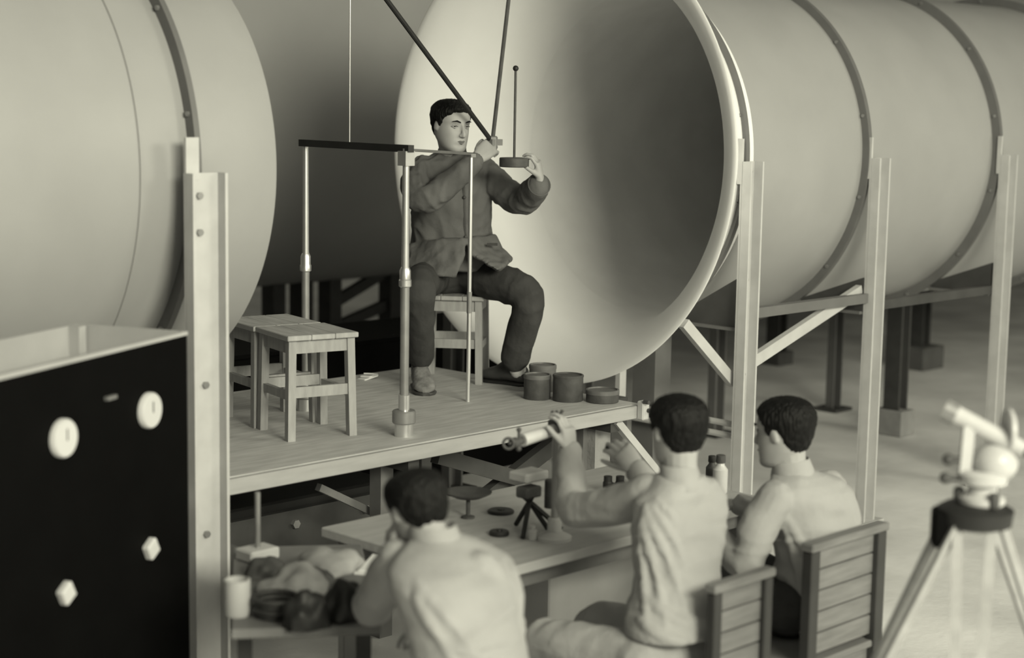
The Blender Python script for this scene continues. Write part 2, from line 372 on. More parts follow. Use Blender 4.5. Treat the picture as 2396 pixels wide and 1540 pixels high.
def dial(px_, py_, rd, m_='dial'):
    p = onpanel(px_, py_); q = p - e2 * .02
    b = B(); n_ = 24; u = e1; vv = V((0, 0, 1)); rings = []
    for r_, dd in ((rd, 0), (rd, -.014), (rd*.92, -.02)):
        rings.append([p + e2*dd + u*(r_*math.cos(2*PI*i/n_)) + vv*(r_*math.sin(2*PI*i/n_)) for i in range(n_)])
    ringloft(b, rings); d_ = obj('dial', b, m_, cab, 40)
    b = B(); bar(b, p - e2*.022 + V((0, 0, -rd*.1)), p - e2*.022 + V((0, 0, rd*.5)), .003, .003, e2); obj('pointer', b, 'tabledark', d_)
dial(345, 960, .057); dial(143, 1025, .057)
for q in ((347, 1283), (148, 1387)):
    p = onpanel(*q); b = B(); box(b, p - e2*.01, (.055, .03, .055), Rk @ Matrix.Rotation(.5, 3, 'Y'), .006); obj('switch_handle', b, 'dial', cab)
p = onpanel(255, 930); b = B(); box(b, p - e2*.006, (.05, .014, .012), Rk); obj('name_plate', b, 'steel', cab)

# ------------------------------------------------------------------ people
RH = V((CR.x, CR.y, 0)).normalized(); BH = -V((CF.x, CF.y, 0)).normalized(); ZU = V((0, 0, 1))   # image right, towards the camera, up
def fuse(bm, vox, smooth=3, fold=None):
    """weld overlapping closed shapes into one continuous skin"""
    bmesh.ops.recalc_face_normals(bm, faces=bm.faces)
    me = bpy.data.meshes.new('tmp'); bm.to_mesh(me); bm.free()
    o = bpy.data.objects.new('tmp', me); COL.objects.link(o)
    r = o.modifiers.new('r', 'REMESH'); r.mode = 'VOXEL'; r.voxel_size = vox
    s = o.modifiers.new('s', 'SMOOTH'); s.factor = .5; s.iterations = smooth
    bpy.context.view_layer.update()
    e = o.evaluated_get(bpy.context.evaluated_depsgraph_get()); m2 = bpy.data.meshes.new_from_object(e)
    bpy.data.objects.remove(o); bpy.data.meshes.remove(me)
    b2 = bmesh.new(); b2.from_mesh(m2); bpy.data.meshes.remove(m2)
    if fold:
        b2.normal_update()
        for v in b2.verts: v.co += v.normal * fold(v.co)
    return b2
def folds(amp, freq, stretch=(1, 1, 1), seed=0.0):
    def f(c):
        p = V((c.x*stretch[0]*freq + seed, c.y*stretch[1]*freq, c.z*stretch[2]*freq))
        w_ = V((noise.noise(p*.6), noise.noise(p*.6 + V((7, 3, 1))), noise.noise(p*.6 + V((1, 9, 4)))))
        n_ = noise.noise(p + w_*1.2)
        return amp * ((1 - abs(n_) * 2.2) * .9 + .5 * noise.noise(p*2.3))
    return f
def ell(c, ax, ay, n=24, p=2.3):
    out = []
    for i in range(n):
        t_ = 2*PI*i/n; ct, st = math.cos(t_), math.sin(t_)
        out.append(c + ax * (math.copysign(abs(ct)**(2/p), ct)) + ay * (math.copysign(abs(st)**(2/p), st)))
    return out
def ball(bm, c, r, n=12):
    bmesh.ops.create_uvsphere(bm, u_segments=n, v_segments=max(6, n//2), radius=1, matrix=Matrix.Translation(c) @ Matrix.Diagonal((*([r]*3 if not hasattr(r, '__len__') else r), 1)))
def limb(bm, pts, rad, n=14):
    """smooth tapering limb through the joints (Catmull-Rom)"""
    P_, R_ = [V(p) for p in pts], list(rad); q, rr = [], []
    for i in range(len(P_) - 1):
        p0, p1, p2, p3 = P_[max(i-1, 0)], P_[i], P_[i+1], P_[min(i+2, len(P_)-1)]
        for k in range(4):
            t_ = k/4; q.append(.5*((2*p1) + (p2-p0)*t_ + (2*p0-5*p1+4*p2-p3)*t_*t_ + (3*p1-p0-3*p2+p3)*t_**3)); rr.append(R_[i]*(1-t_) + R_[i+1]*t_)
    q.append(P_[-1]); rr.append(R_[-1]); path(bm, q, rr, n); ball(bm, q[0], rr[0]*.97); ball(bm, q[-1], rr[-1]*.97)
def hand(bm, wrist, fd, pn, side, curl=(.5, .6, .5), thumb=(.75, .6, .35), s=1.0, spread=.06):
    """fd finger direction, pn out of the palm, side = thumb side; unequal bent fingers, thumb from the side of the palm"""
    fd = V(fd).normalized(); pn = V(pn); pn = (pn - fd*pn.dot(fd)).normalized(); sd = fd.cross(pn).normalized()
    if sd.dot(V(side)) < 0: sd = -sd
    w_ = V(wrist)
    rings = [ell(w_ + fd*(d*s), sd*(a*s), pn*(h*s), 14, 2.6) for d, a, h in ((-.03, .027, .021), (0, .029, .02), (.03, .038, .018), (.06, .042, .016), (.088, .041, .013))]
    ringloft(bm, rings)
    for k, (off, L_, st) in enumerate(((.031, .068, .084), (.0105, .078, .09), (-.0105, .072, .088), (-.031, .056, .08))):
        p = w_ + fd*(st*s - .012*s) + sd*(off*s); d = (fd + sd*(spread*(1.5-k))).normalized(); pts = [p]; ang = 0
        for seg, (f_, cu) in enumerate(zip((.45, .31, .24), curl)):
            ang += cu * (1 + .08*k); dd = d*math.cos(ang) + pn*math.sin(ang); p = p + dd*(L_*f_*s + (.014*s if seg == 0 else 0)); pts.append(p)
        path(bm, pts, [.0092*s, .0088*s, .008*s, .0066*s], 10); ball(bm, pts[-1], .0066*s, 8)
    p = w_ + fd*(.028*s) + sd*(.026*s); d = (fd*thumb[0] + sd*thumb[1] + pn*thumb[2]).normalized(); pts = [p]
    for f_, bend in ((.038, 0), (.03, .3), (.024, .6)):
        dd = (d + (fd*.5 + pn*.5 - sd*.35)*bend).normalized(); p = p + dd*(f_*s); pts.append(p)
    path(bm, pts, [.015*s, .0115*s, .0098*s, .0075*s], 10); ball(bm, pts[-1], .0075*s, 8)
HEAD = ((-.50, .12, .33, .0), (-.465, .19, .385, -.07), (-.40, .245, .395, -.14), (-.32, .28, .385, -.22), (-.24, .305, .385, -.30), (-.15, .322, .38, -.355), (-.06, .335, .375, -.395), (.03, .343, .372, -.42), (.12, .35, .385, -.44), (.21, .352, .38, -.445), (.29, .34, .36, -.43), (.36, .315, .32, -.40), (.42, .27, .26, -.345), (.465, .20, .18, -.26), (.49, .12, .10, -.16), (.5, .03, .02, -.04))
def head_grid(off, n=48, lev=44):
    """surface rings of the head; off(phi, z) pushes it outwards (in head heights)"""
    rings = []
    for k in range(lev):
        z = -.5 + k/(lev-1)
        for a, c in zip(HEAD, HEAD[1:]):
            if a[0] <= z <= c[0] + 1e-9:
                u = (z-a[0])/(c[0]-a[0]); w_, f_, b_ = [a[i]*(1-u) + c[i]*u for i in (1, 2, 3)]; break
        cy = (f_ + b_)/2; hy = (f_ - b_)/2; ring = []
        for i in range(n):
            t_ = 2*PI*i/n; s_, c_ = math.sin(t_), math.cos(t_)
            x = w_*math.copysign(abs(s_)**.88, s_); y = cy + hy*math.copysign(abs(c_)**.88, c_)
            if c_ > 0:
                for sx in (-1, 1):
                    y -= .040*math.exp(-((x-sx*.155)**2/.0055 + (z-.04)**2/.0035))      # eye sockets
                    y += .012*math.exp(-((x-sx*.21)**2/.006 + (z+.10)**2/.006))        # cheek bones
                y += .016*math.exp(-((z-.135)**2/.0012))*min(1, c_*1.5)                 # brow
                y += .022*math.exp(-(x**2/.012 + (z+.265)**2/.0022))                    # lips
                y -= .014*math.exp(-(x**2/.02 + (z+.345)**2/.0012))
            phi = math.atan2(abs(x), y - .0); o_ = off(phi, z)
            q = V((x, y - cy, z*.6)); q = q.normalized() if q.length > 1e-6 else V((0, 0, 1))
            ring.append(V((x, y, z)) + q*o_)
        rings.append(ring)
    return rings
def sstep(a, b_, x): u = max(0, min(1, (x-a)/(b_-a))); return u*u*(3-2*u)
def interp(tab, x):
    for (x0, y0), (x1, y1) in zip(tab, tab[1:]):
        if x <= x1: return y0 + (y1-y0)*(x-x0)/(x1-x0)
    return tab[-1][1]
HL = ((0, .30), (.5, .29), (.85, .22), (1.1, .16), (1.28, .0), (1.42, -.06), (1.55, .06), (1.85, .06), (2.05, -.14), (2.5, -.30), (3.2, -.33))
def hair_off(phi, z, thick=.06, seed=0):
    h = interp(HL, phi); t_ = sstep(h - .02, h + .10, z)
    return -.03 + (.03 + thick*(.35 + .65*sstep(-.2, .35, z)))*t_ if t_ > 0 else -.03
class Head:
    def __init__(s, c, f, u, H):
        s.c = V(c); s.f = V(f).normalized(); u = V(u); s.u = (u - s.f*u.dot(s.f)).normalized(); s.r = s.f.cross(s.u); s.H = H
    def __call__(s, p): return s.c + (s.r*p[0] + s.f*p[1] + s.u*p[2])*s.H
def add_head(bm, h):
    ringloft(bm, [[h(p) for p in r] for r in head_grid(lambda a, z: 0)])
    path(bm, [h((0, .375, .10)), h((0, .41, .0)), h((0, .448, -.10)), h((0, .455, -.135)), h((0, .42, -.165))], [.028*h.H, .034*h.H, .050*h.H, .052*h.H, .035*h.H], 10)
    for sx in (-1, 1):
        ball(bm, h((sx*.048, .410, -.14)), .036*h.H, 8)
        e = B(); bmesh.ops.create_uvsphere(e, u_segments=12, v_segments=8, radius=1)
        vs = [bm.verts.new(h((sx*.352 + .028*v.co.x + sx*.02*max(0, -v.co.y), -.03 + .062*v.co.y + .02*v.co.z, .0 + .115*v.co.z*(1 - .18*max(0, -v.co.z))))) for v in e.verts]
        for f in e.faces: bm.faces.new([vs[v.index] for v in f.verts])
        e.free()
def face_bits(body, h, hm='hair', thick=.06, front=True, seed=0):
    b = B(); ringloft(b, [[h(p) for p in r] for r in head_grid(lambda a, z: hair_off(a, z, thick), 64, 56)])
    b2 = fuse(b, .0045, 2, lambda c: .0022*noise.noise(c*60 + V((seed, 0, 0))) + .0035*noise.noise(V((c.x*150, c.y*150, c.z*22)))); obj('hair', b2, hm, body, 60)
    if not front: return
    for sx in (-1, 1):
        b = B(); ball(b, h((sx*.152, .304, .042)), .044*h.H, 14); ey = obj('eye', b, 'eyew', body, 80)
        b = B(); ball(b, h((sx*.150 + .008, .328, .042)), .0245*h.H, 10); obj('iris', b, 'eyed', ey, 80)
        b = B(); path(b, [h((sx*.082, .345, .045)), h((sx*.15, .362, .072)), h((sx*.225, .315, .045))], [.006*h.H, .016*h.H, .006*h.H], 8)
        path(b, [h((sx*.082, .343, .035)), h((sx*.15, .352, .010)), h((sx*.22, .312, .035))], [.006*h.H, .014*h.H, .006*h.H], 8); ld = obj('eyelid', b, 'skin', body, 60)
        b = B(); path(b, [h((sx*.082, .350, .042)), h((sx*.15, .370, .058)), h((sx*.225, .322, .040))], [.003*h.H, .006*h.H, .003*h.H], 6); obj('lash_line', b, 'eyed', ld, 60)
        b = B(); path(b, [h((sx*.065, .402, .125)), h((sx*.15, .395, .155)), h((sx*.235, .345, .135))], [.012*h.H, .017*h.H, .007*h.H], 8); obj('eyebrow', b, 'hair', body, 60)
    b = B(); path(b, [h((-.095, .375, -.265)), h((-.04, .418, -.250)), h((0, .420, -.257)), h((.04, .418, -.250)), h((.095, .375, -.265))], [.004*h.H, .017*h.H, .016*h.H, .017*h.H, .004*h.H], 8)
    path(b, [h((-.08, .378, -.275)), h((0, .420, -.292)), h((.08, .378, -.275))], [.004*h.H, .022*h.H, .004*h.H], 8); obj('lips', b, 'lip', body, 60)
def ridges(tor, lst):
    """soft cloth folds lying on the torso: (ring0, angle0, ring1, angle1, radius)"""
    def at_(k, th_):
        k = max(0, min(len(tor) - 1.001, k)); i = int(k); u = k - i; q = []
        for c, a, d in (tor[i], tor[i+1]):
            ct, st = math.cos(th_), math.sin(th_); q.append(c + a*math.copysign(abs(ct)**.87, ct) + d*math.copysign(abs(st)**.87, st))
        return lerp(q[0], q[1], u)
    def f(b):
        for k0, t0, k1, t1, r in lst:
            n_ = 9; pts = []
            for i in range(n_):
                u = i/(n_-1); w_ = .12*math.sin(u*PI*1.6 + k0)
                pts.append(at_(k0 + (k1-k0)*u + w_*1.5, t0 + (t1-t0)*u + w_))
            path(b, pts, [r*(.25 + .75*math.sin(PI*min(1, .08 + i/(n_-1)*.9))) for i in range(n_)], 8)
    return f
def lerp(a, c, t_): return a*(1-t_) + c*t_
def person(base, label, hd, neck, torso, arms, legs, top, bottom, top_name, top_m, bot_m, fold_t, fold_b, hands, feet=None, vox=.0048, front=True, thick=.06, extra_top=None, seed=0):
    """one continuous body; clothing, hair and shoes are its children"""
    b = B(); add_head(b, hd)
    limb(b, [V(neck) - ZU*.04, lerp(V(neck), hd((0, -.06, -.32)), .6), hd((0, -.08, -.22))], [.060, .054, .056])
    ringloft(b, [ell(c, a*.86, d*.82) for c, a, d in torso])
    for pts, rad in arms: limb(b, pts, [r*.72 for r in rad])
    for pts, rad in legs: limb(b, pts, [r*.80 for r in rad[:-1]] + [rad[-1]*.5])
    for h_ in hands: hand(b, *h_[0], **h_[1])
    body = obj('person', fuse(b, vox, 2), 'skin', None, 70, loc=base); tag(body, label, 'person')
    b = B(); ringloft(b, [ell(c, a, d) for c, a, d in torso])
    for pts, rad in arms: limb(b, pts, rad)
    if extra_top: extra_top(b)
    obj(top_name, fuse(b, .008, 3, fold_t), top_m, body, 70)
    b = B()
    for pts, rad in legs: limb(b, pts, rad)
    if len(legs) == 2: limb(b, [lerp(V(legs[0][0][0]), V(legs[1][0][0]), -.1), lerp(V(legs[0][0][0]), V(legs[1][0][0]), 1.1)], [.10, .10])
    obj('trousers', fuse(b, .009, 3, fold_b), bot_m, body, 70)
    face_bits(body, hd, thick=thick, front=front, seed=seed)
    return body
def shoe(body, heel, toe, m_, s=1.0, up=.0):
    """low lace-up shoe between heel and toe points on the ground"""
    heel, toe = V(heel), V(toe); d = (toe - heel); L_ = d.length; d.normalize(); sd = d.cross(ZU).normalized(); b = B(); rings = []
    for t_, w_, h_ in ((-.06, .018, .045), (0, .032, .062), (.12, .036, .085), (.3, .034, .098), (.45, .038, .080), (.6, .044, .058), (.78, .047, .046), (.92, .038, .038), (1.0, .016, .026)):
        c = heel + d*(L_*t_) + ZU*(h_*s/2 + .012); rings.append(ell(c, sd*(w_*s), ZU*(h_*s/2), 16, 2.5))
    ringloft(b, rings); so = obj('shoe', b, m_, body, 50)
    b = B(); ringloft(b, [ell(heel + d*(L_*t_) + ZU*.008, sd*(w_*s), ZU*.009, 16, 4) for t_, w_ in ((-.065, .02), (0, .036), (.3, .036), (.6, .047), (.78, .05), (.93, .04), (1.015, .016))]); obj('sole', b, 'blacksteel' if m_ == 'shoe' else 'shoe', so, 50)
    return so

# --- the seated man in the grey jacket
th = math.radians(26); f1 = BH*math.cos(th) + RH*math.sin(th); l1 = RH*math.cos(th) - BH*math.sin(th)
g = lambda x, y, z: atd(x, y, z)
hd1 = Head(g(1056, 296, 8.22), BH*math.cos(.66) + RH*math.sin(.66) - ZU*.10, ZU + RH*.03, .236)
tor1 = [(g(1058, 358, 8.33), l1*.07, f1*.065), (g(1058, 374, 8.34), l1*.135, f1*.085), (g(1058, 392, 8.35), l1*.182, f1*.105), (g(1057, 425, 8.36), l1*.198, f1*.122), (g(1057, 480, 8.38), l1*.200, f1*.128), (g(1058, 540, 8.43), l1*.198, f1*.132), (g(1061, 585, 8.47), l1*.212, f1*.145), (g(1064, 612, 8.50), l1*.226, f1*.158), (g(1066, 628, 8.52), l1*.230, f1*.162)]
arm1 = [([g(990, 398, 8.30), g(974, 436, 8.20), g(996, 466, 8.11), g(1058, 424, 8.115), g(1108, 380, 8.13)], [.070, .074, .066, .055, .046]),
        ([g(1128, 398, 8.42), g(1176, 444, 8.36), g(1220, 470, 8.27), g(1246, 450, 8.15), g(1260, 434, 8.06)], [.068, .070, .067, .062, .052])]
leg1 = [([g(1012, 645, 8.56), g(995, 655, 8.28), g(984, 676, 8.07), g(982, 760, 8.17), g(984, 836, 8.36)], [.098, .090, .074, .066, .064]),
        ([g(1088, 637, 8.60), g(1165, 660, 8.42), g(1236, 694, 8.30), g(1220, 780, 8.40), g(1205, 838, 8.46)], [.105, .094, .078, .072, .070])]
wr, hr = g(1117, 370, 8.135), g(1176, 318, 8.20)
wl, hl = g(1263, 420, 8.04), g(1256, 358, 8.0)
hands1 = [((wr, hr - wr, -BH + ZU*-.3, ZU*1 - RH*.4), dict(curl=(.55, .8, .6), thumb=(.8, .45, .5), s=1.12)),
          ((wl, hl - wl, -RH - BH*.2, BH), dict(curl=(.45, .75, .6), thumb=(.7, .5, .7)))]
def jacket_flaps(b):
    # hem flaps falling over the thighs, open at the front
    def flap(pts, th_):
        f0 = [b.verts.new(g(*q)) for q in pts]; f1_ = [b.verts.new(g(q[0], q[1], q[2] + th_)) for q in pts]
        b.faces.new(f0); b.faces.new(list(reversed(f1_)))
        for i in range(len(pts)): j = (i+1) % len(pts); b.faces.new((f0[i], f0[j], f1_[j], f1_[i]))
    flap([(952, 575, 8.36), (1020, 560, 8.24), (1088, 560, 8.24), (1086, 596, 8.21), (1064, 648, 8.17), (1030, 646, 8.14), (985, 640, 8.14), (954, 634, 8.25)], .06)
    flap([(1090, 560, 8.25), (1158, 548, 8.40), (1172, 580, 8.38), (1198, 606, 8.30), (1166, 634, 8.19), (1130, 610, 8.19), (1100, 594, 8.20)], .06)
    limb(b, [g(1058, 362, 8.33), g(1058, 352, 8.30)], [.068, .064])
m1 = person(V((-.7, .05, PZ)), 'man seated on a stool in a grey buttoned jacket and dark trousers, adjusting the struts', hd1, g(1058, 362, 8.33), tor1, arm1, leg1, 'jacket', 'trousers', 'jacket', 'jacket', 'trousers', folds(.009, 11, (1, 1, .7), 3), folds(.007, 8, (1, 1, .6), 11), hands1, extra_top=jacket_flaps, seed=1)
# collar, placket, buttons, pocket
b = B(); cc = g(1058, 350, 8.315)
ringloft(b, [ell(cc + ZU*z + f1*y, l1*a, f1*(a*.98), 24, 2) for z, a, y in ((-.03, .072, .0), (.012, .066, .006), (.022, .064, .008), (.018, .058, .008), (-.03, .060, 0))]); obj('collar', b, 'jacket', m1, 40)
pk = [c + d*1.03 + a*.02 for c, a, d in tor1[1:]]
b = B(); path(b, pk, [(.016, .004)]*len(pk), 8); obj('placket', b, 'jacket', m1, 40)
for k in (1, 2.6, 4.2, 5.6):
    p = lerp(pk[int(k)], pk[int(k)+1], k % 1) + f1*.012; b = B(); ball(b, p, .009, 10); obj('button', b, 'iron', m1, 60)
for p in ((1152, 572, 8.27),):
    b = B(); box(b, g(*p), (.05, .012, .012), Matrix.Rotation(-.7, 3, 'Z')); obj('pocket_flap', b, 'trousers', m1)
for q in arm1:
    e = q[0][-1]; d = (q[0][-1] - q[0][-2]).normalized(); u, v_ = frame(d); rr = q[1][-1]
    b = B(); ringloft(b, [[e + d*z + u*(r_*math.cos(2*PI*i/24)) + v_*(r_*math.sin(2*PI*i/24)) for i in range(24)] for z, r_ in ((-.035, rr*1.06), (.012, rr*1.1), (.016, rr*1.04), (.010, rr*.9), (-.02, rr*.85))]); obj('cuff', b, 'jacket', m1, 40)
fa = atz(980, 904, PZ); shoe(m1, fa, atz(997, 927, PZ), 'shoe_l', 1.2)
fb = atz(1226, 903, PZ); sh = shoe(m1, fb, atz(1126, 889, PZ), 'shoe', 1.3)
b = B(); limb(b, [g(1205, 825, 8.46), fb + ZU*.07 - RH*.03], [.044, .040]); obj('sock', b, 'sock', m1, 60)
b = B(); limb(b, [g(984, 838, 8.36), fa + ZU*.07 + BH*.02], [.045, .038]); obj('sock', b, 'iron', m1, 60)

# --- operators at the table, backs to us, facing across the table
XU, YU = V((1, 0, 0)), V((0, 1, 0))
def torso_w(hip, chest, sh, nk, lv, fv, wd=1.0, dp=1.0):
    P_ = lambda t_: lerp(hip, chest, t_/.55) if t_ < .55 else lerp(chest, sh, (t_-.55)/.45)
    prof_ = ((-.12, .185, .135), (0, .19, .14), (.18, .178, .130), (.38, .178, .122), (.58, .195, .125), (.78, .205, .122), (.90, .198, .110), (.97, .170, .092))
    return [(P_(t_), lv*(a*wd), fv*(d_*dp)) for t_, a, d_ in prof_] + [(lerp(sh, nk, .5), lv*(.115*wd), fv*.075), (nk, lv*.062, fv*.060)]
def collar_shirt(body, nk, f_, l_, mt='shirt'):
    b = B(); ringloft(b, [ell(nk + ZU*z + f_*y, l_*a, f_*a, 24, 2) for z, a, y in ((-.065, .068, 0), (-.035, .079, 0), (.0, .073, .002), (.032, .066, .012), (.036, .062, .012), (.0, .060, .004), (-.03, .066, 0))]); obj('collar', b, mt, body, 50)

# right operator
h2 = V((-1.585, -2.60, 1.145))
hd2 = Head(h2 + RH*.02, YU + XU*-.12 - ZU*.10, ZU + YU*.05, .238)
nk2 = V((-1.55, -2.645, 1.015)); lv, fv = -XU, YU
t2 = torso_w(V((-1.50, -2.74, .535)), V((-1.50, -2.72, .80)), V((-1.53, -2.68, .985)), nk2, (lv + YU*.12).normalized(), fv, .88, .95)
e2_ = aty(1742, 1318, -2.66)
a2 = [([V((-1.685, -2.665, .935)), lerp(V((-1.685, -2.665, .935)), e2_, .5) + V((-.02, .0, 0)), e2_, e2_ + V((.05, .16, .06)), e2_ + V((.10, .26, .11))], [.068, .062, .055, .047, .042]),
      ([V((-1.38, -2.68, .93)), V((-1.33, -2.60, .80)), V((-1.32, -2.50, .70)), V((-1.32, -2.38, .77)), V((-1.36, -2.29, .795))], [.068, .062, .055, .047, .042])]
lg2 = [([V((-1.62, -2.70, .549)), V((-1.66, -2.48, .55)), V((-1.68, -2.27, .53)), V((-1.67, -2.26, .30)), V((-1.66, -2.28, .10))], [.10, .088, .072, .062, .06]),
       ([V((-1.40, -2.70, .549)), V((-1.38, -2.48, .55)), V((-1.36, -2.27, .53)), V((-1.36, -2.26, .30)), V((-1.36, -2.28, .10))], [.10, .088, .072, .062, .06])]
hn2 = [((a2[0][0][-1], V((.2, .9, .3)), -ZU, XU), dict(curl=(.5, .6, .4))), ((a2[1][0][-1], V((-.3, .9, .0)), -ZU, -XU), dict(curl=(.15, .25, .2)))]
m2 = person(V((-1.5, -2.7, 0)), 'man in a white shirt seated on the wide chair, head turned to watch', hd2, nk2, t2, a2, lg2, 'shirt', 'trousers', 'shirt', 'shirt', 'trousers', folds(.008, 8, (.55, .55, 1.5), 21), folds(.006, 8, (1, 1, .6), 5), hn2, seed=4, extra_top=ridges(t2, [(6.3, -.25, 2.2, -.6, .014), (5.8, -.2, 1.2, -.35, .015), (2.2, -.1, 1.6, -1.3, .016), (1.5, -.2, .9, -1.6, .017), (1.0, -.1, .3, -1.2, .016), (3.0, -.3, 2.3, -1.1, .012), (1.8, -1.2, 1.4, -2.3, .014)]))
collar_shirt(m2, nk2 + ZU*.01, YU, -XU)
for q in lg2: shoe(m2, V((q[0][-1].x, q[0][-1].y - .05, 0)), V((q[0][-1].x, q[0][-1].y + .2, 0)), 'shoe')

# left operator, reaching up to the stand
h1 = atd(1586, 1012, 5.42)
hd3 = Head(h1, YU + XU*.42 - ZU*.05, ZU + YU*.03, .225)
nk3 = atd(1592, 1112, 5.42); 
sh3 = atd(1592, 1140, 5.43); ch3 = atd(1588, 1260, 5.42); hp3 = atd(1575, 1440, 5.36)
t3 = torso_w(hp3, ch3, sh3, nk3, (-XU + YU*.25).normalized(), (YU + XU*.25).normalized(), .80, .88)
a3 = [([atd(1515, 1158, 5.45), atd(1430, 1185, 5.58), atd(1345, 1192, 5.72), atd(1336, 1120, 5.835), atd(1333, 1060, 5.905)], [.066, .062, .056, .046, .040]),
      ([atd(1650, 1165, 5.45), atd(1600, 1200, 5.66), atd(1545, 1175, 5.78), atd(1508, 1125, 5.78), atd(1492, 1098, 5.78)], [.066, .060, .052, .043, .038])]
lg3 = [([V((hp3.x - .10, hp3.y + .02, .549)), V((hp3.x - .14, hp3.y + .24, .55)), V((hp3.x - .16, hp3.y + .44, .52)), V((hp3.x - .16, hp3.y + .46, .30)), V((hp3.x - .16, hp3.y + .44, .10))], [.10, .088, .072, .062, .06]),
       ([V((hp3.x + .10, hp3.y + .02, .549)), V((hp3.x + .12, hp3.y + .24, .55)), V((hp3.x + .13, hp3.y + .44, .52)), V((hp3.x + .13, hp3.y + .46, .30)), V((hp3.x + .13, hp3.y + .44, .10))], [.10, .088, .072, .062, .06])]
hn3 = [((a3[0][0][-1], ZU + YU*.15 + RH*.02, -RH*.8 - BH*.5, -RH + YU*.5), dict(curl=(.35, .6, .5), thumb=(.8, .5, .5))),
       ((a3[1][0][-1], ZU*.85 - RH*.75, -BH*.7 - RH*.3, -RH - ZU*.6), dict(curl=(.5, .8, .6), thumb=(.8, .6, .5)))]
m3 = person(V((hp3.x, hp3.y, 0)), 'man in a white shirt with one arm reaching up to the tall clamp stand', hd3, nk3, t3, a3, lg3, 'shirt', 'trousers', 'shirt', 'shirt', 'khaki', folds(.008, 8, (.55, .55, 1.5), 31), folds(.006, 8, (1, 1, .6), 6), hn3, seed=8, extra_top=ridges(t3, [(6.4, -.2, 1.6, -1.25, .014), (6.0, -.15, 1.0, -.8, .016), (5.4, -.05, .5, -.4, .015), (6.6, -.4, 3.2, -1.2, .011), (2.0, -.3, 1.0, -1.7, .016), (1.1, -.2, .2, -1.4, .017), (1.4, -1.3, .8, -2.3, .014), (6.9, -.5, 5.2, -1.0, .010)]))
collar_shirt(m3, nk3, (YU + XU*.2).normalized(), -XU)
for q in lg3: shoe(m3, V((q[0][-1].x, q[0][-1].y - .05, 0)), V((q[0][-1].x, q[0][-1].y + .2, 0)), 'shoe')

# front operator, bent forward
hd4 = Head(atd(978, 1196, 4.78), YU + XU*.25 - ZU*.35, ZU + YU*.3, .215)
nk4 = atd(1020, 1258, 4.72); sh4 = atd(1038, 1292, 4.70); ch4 = atd(1085, 1420, 4.64); hp4 = atd(1120, 1640, 4.62)
f4 = (YU - XU*.15).normalized(); l4 = (-XU - YU*.15).normalized()
t4 = torso_w(hp4, ch4, sh4, nk4, l4, f4, 1.0, 1.05)
a4 = [([atd(930, 1318, 4.74), atd(890, 1390, 4.86), atd(868, 1420, 4.98), atd(895, 1355, 5.06), atd(912, 1312, 5.08)], [.066, .060, .052, .043, .038]),
      ([atd(1118, 1345, 4.68), atd(1172, 1440, 4.72), atd(1175, 1530, 4.80), atd(1090, 1500, 4.98), atd(1040, 1480, 5.05)], [.066, .060, .052, .043, .038])]
lg4 = [([V((hp4.x - .10, hp4.y + .02, .50)), V((hp4.x - .13, hp4.y + .24, .52)), V((hp4.x - .15, hp4.y + .42, .52)), V((hp4.x - .15, hp4.y + .44, .30)), V((hp4.x - .15, hp4.y + .42, .10))], [.10, .088, .072, .062, .06]),
       ([V((hp4.x + .10, hp4.y + .02, .50)), V((hp4.x + .11, hp4.y + .24, .52)), V((hp4.x + .12, hp4.y + .42, .52)), V((hp4.x + .12, hp4.y + .44, .30)), V((hp4.x + .12, hp4.y + .42, .10))], [.10, .088, .072, .062, .06])]
hn4 = [((a4[0][0][-1], ZU + YU*.1 + RH*.1, BH*-.2 + RH, BH), dict(curl=(.3, .5, .4))), ((a4[1][0][-1], YU - XU*.5, -ZU, -XU), dict(curl=(.4, .5, .4)))]
m4 = person(V((hp4.x, hp4.y, 0)), 'man in a white shirt bent forward over the cluttered end of the table', hd4, nk4, t4, a4, lg4, 'shirt', 'trousers', 'shirt', 'shirt_b', 'trousers', folds(.008, 7, (.55, .55, 1.5), 41), folds(.006, 8, (1, 1, .6), 9), hn4, seed=12, extra_top=ridges(t4, [(6.2, -.3, 2.0, -1.1, .014), (5.6, -.2, 2.4, -.5, .014), (6.0, -2.6, 3.0, -1.9, .014), (3.4, -.4, 2.6, -1.8, .013)]))
collar_shirt(m4, nk4, f4, l4, 'shirt_b')
for q in lg4: shoe(m4, V((q[0][-1].x, q[0][-1].y - .05, 0)), V((q[0][-1].x, q[0][-1].y + .2, 0)), 'shoe')

# ------------------------------------------------------------------ supports below the collector
def cradle(x, label, top=1.36):
    t = thing('ring_cradle', (x, -.75, 1.2), label, 'bracket', 'dark gusset brackets between ring and post')
    b = B(); poly = [(-.99, top), (-.60, 1.215), (-.58, 1.175), (-.99, 1.175)]
    f0 = [b.verts.new((x - .012, y, z)) for y, z in poly]; f1_ = [b.verts.new((x + .012, y, z)) for y, z in poly]
    b.faces.new(f0); b.faces.new(list(reversed(f1_)))
    for i in range(len(poly)): j = (i+1) % len(poly); b.faces.new((f0[i], f0[j], f1_[j], f1_[i]))
    obj('gusset_plate', b, 'darksteel', t)
    b = B(); bar(b, (x, -.99, 1.17), (x, -.585, 1.17), .07, .016); obj('bottom_flange', b, 'flange', t)
cradle(.36, 'dark gusset bracket under the bell mouth ring', 1.44); cradle(1.443, 'dark gusset bracket under the middle collector ring'); cradle(2.83, 'dark gusset bracket under the far collector ring')
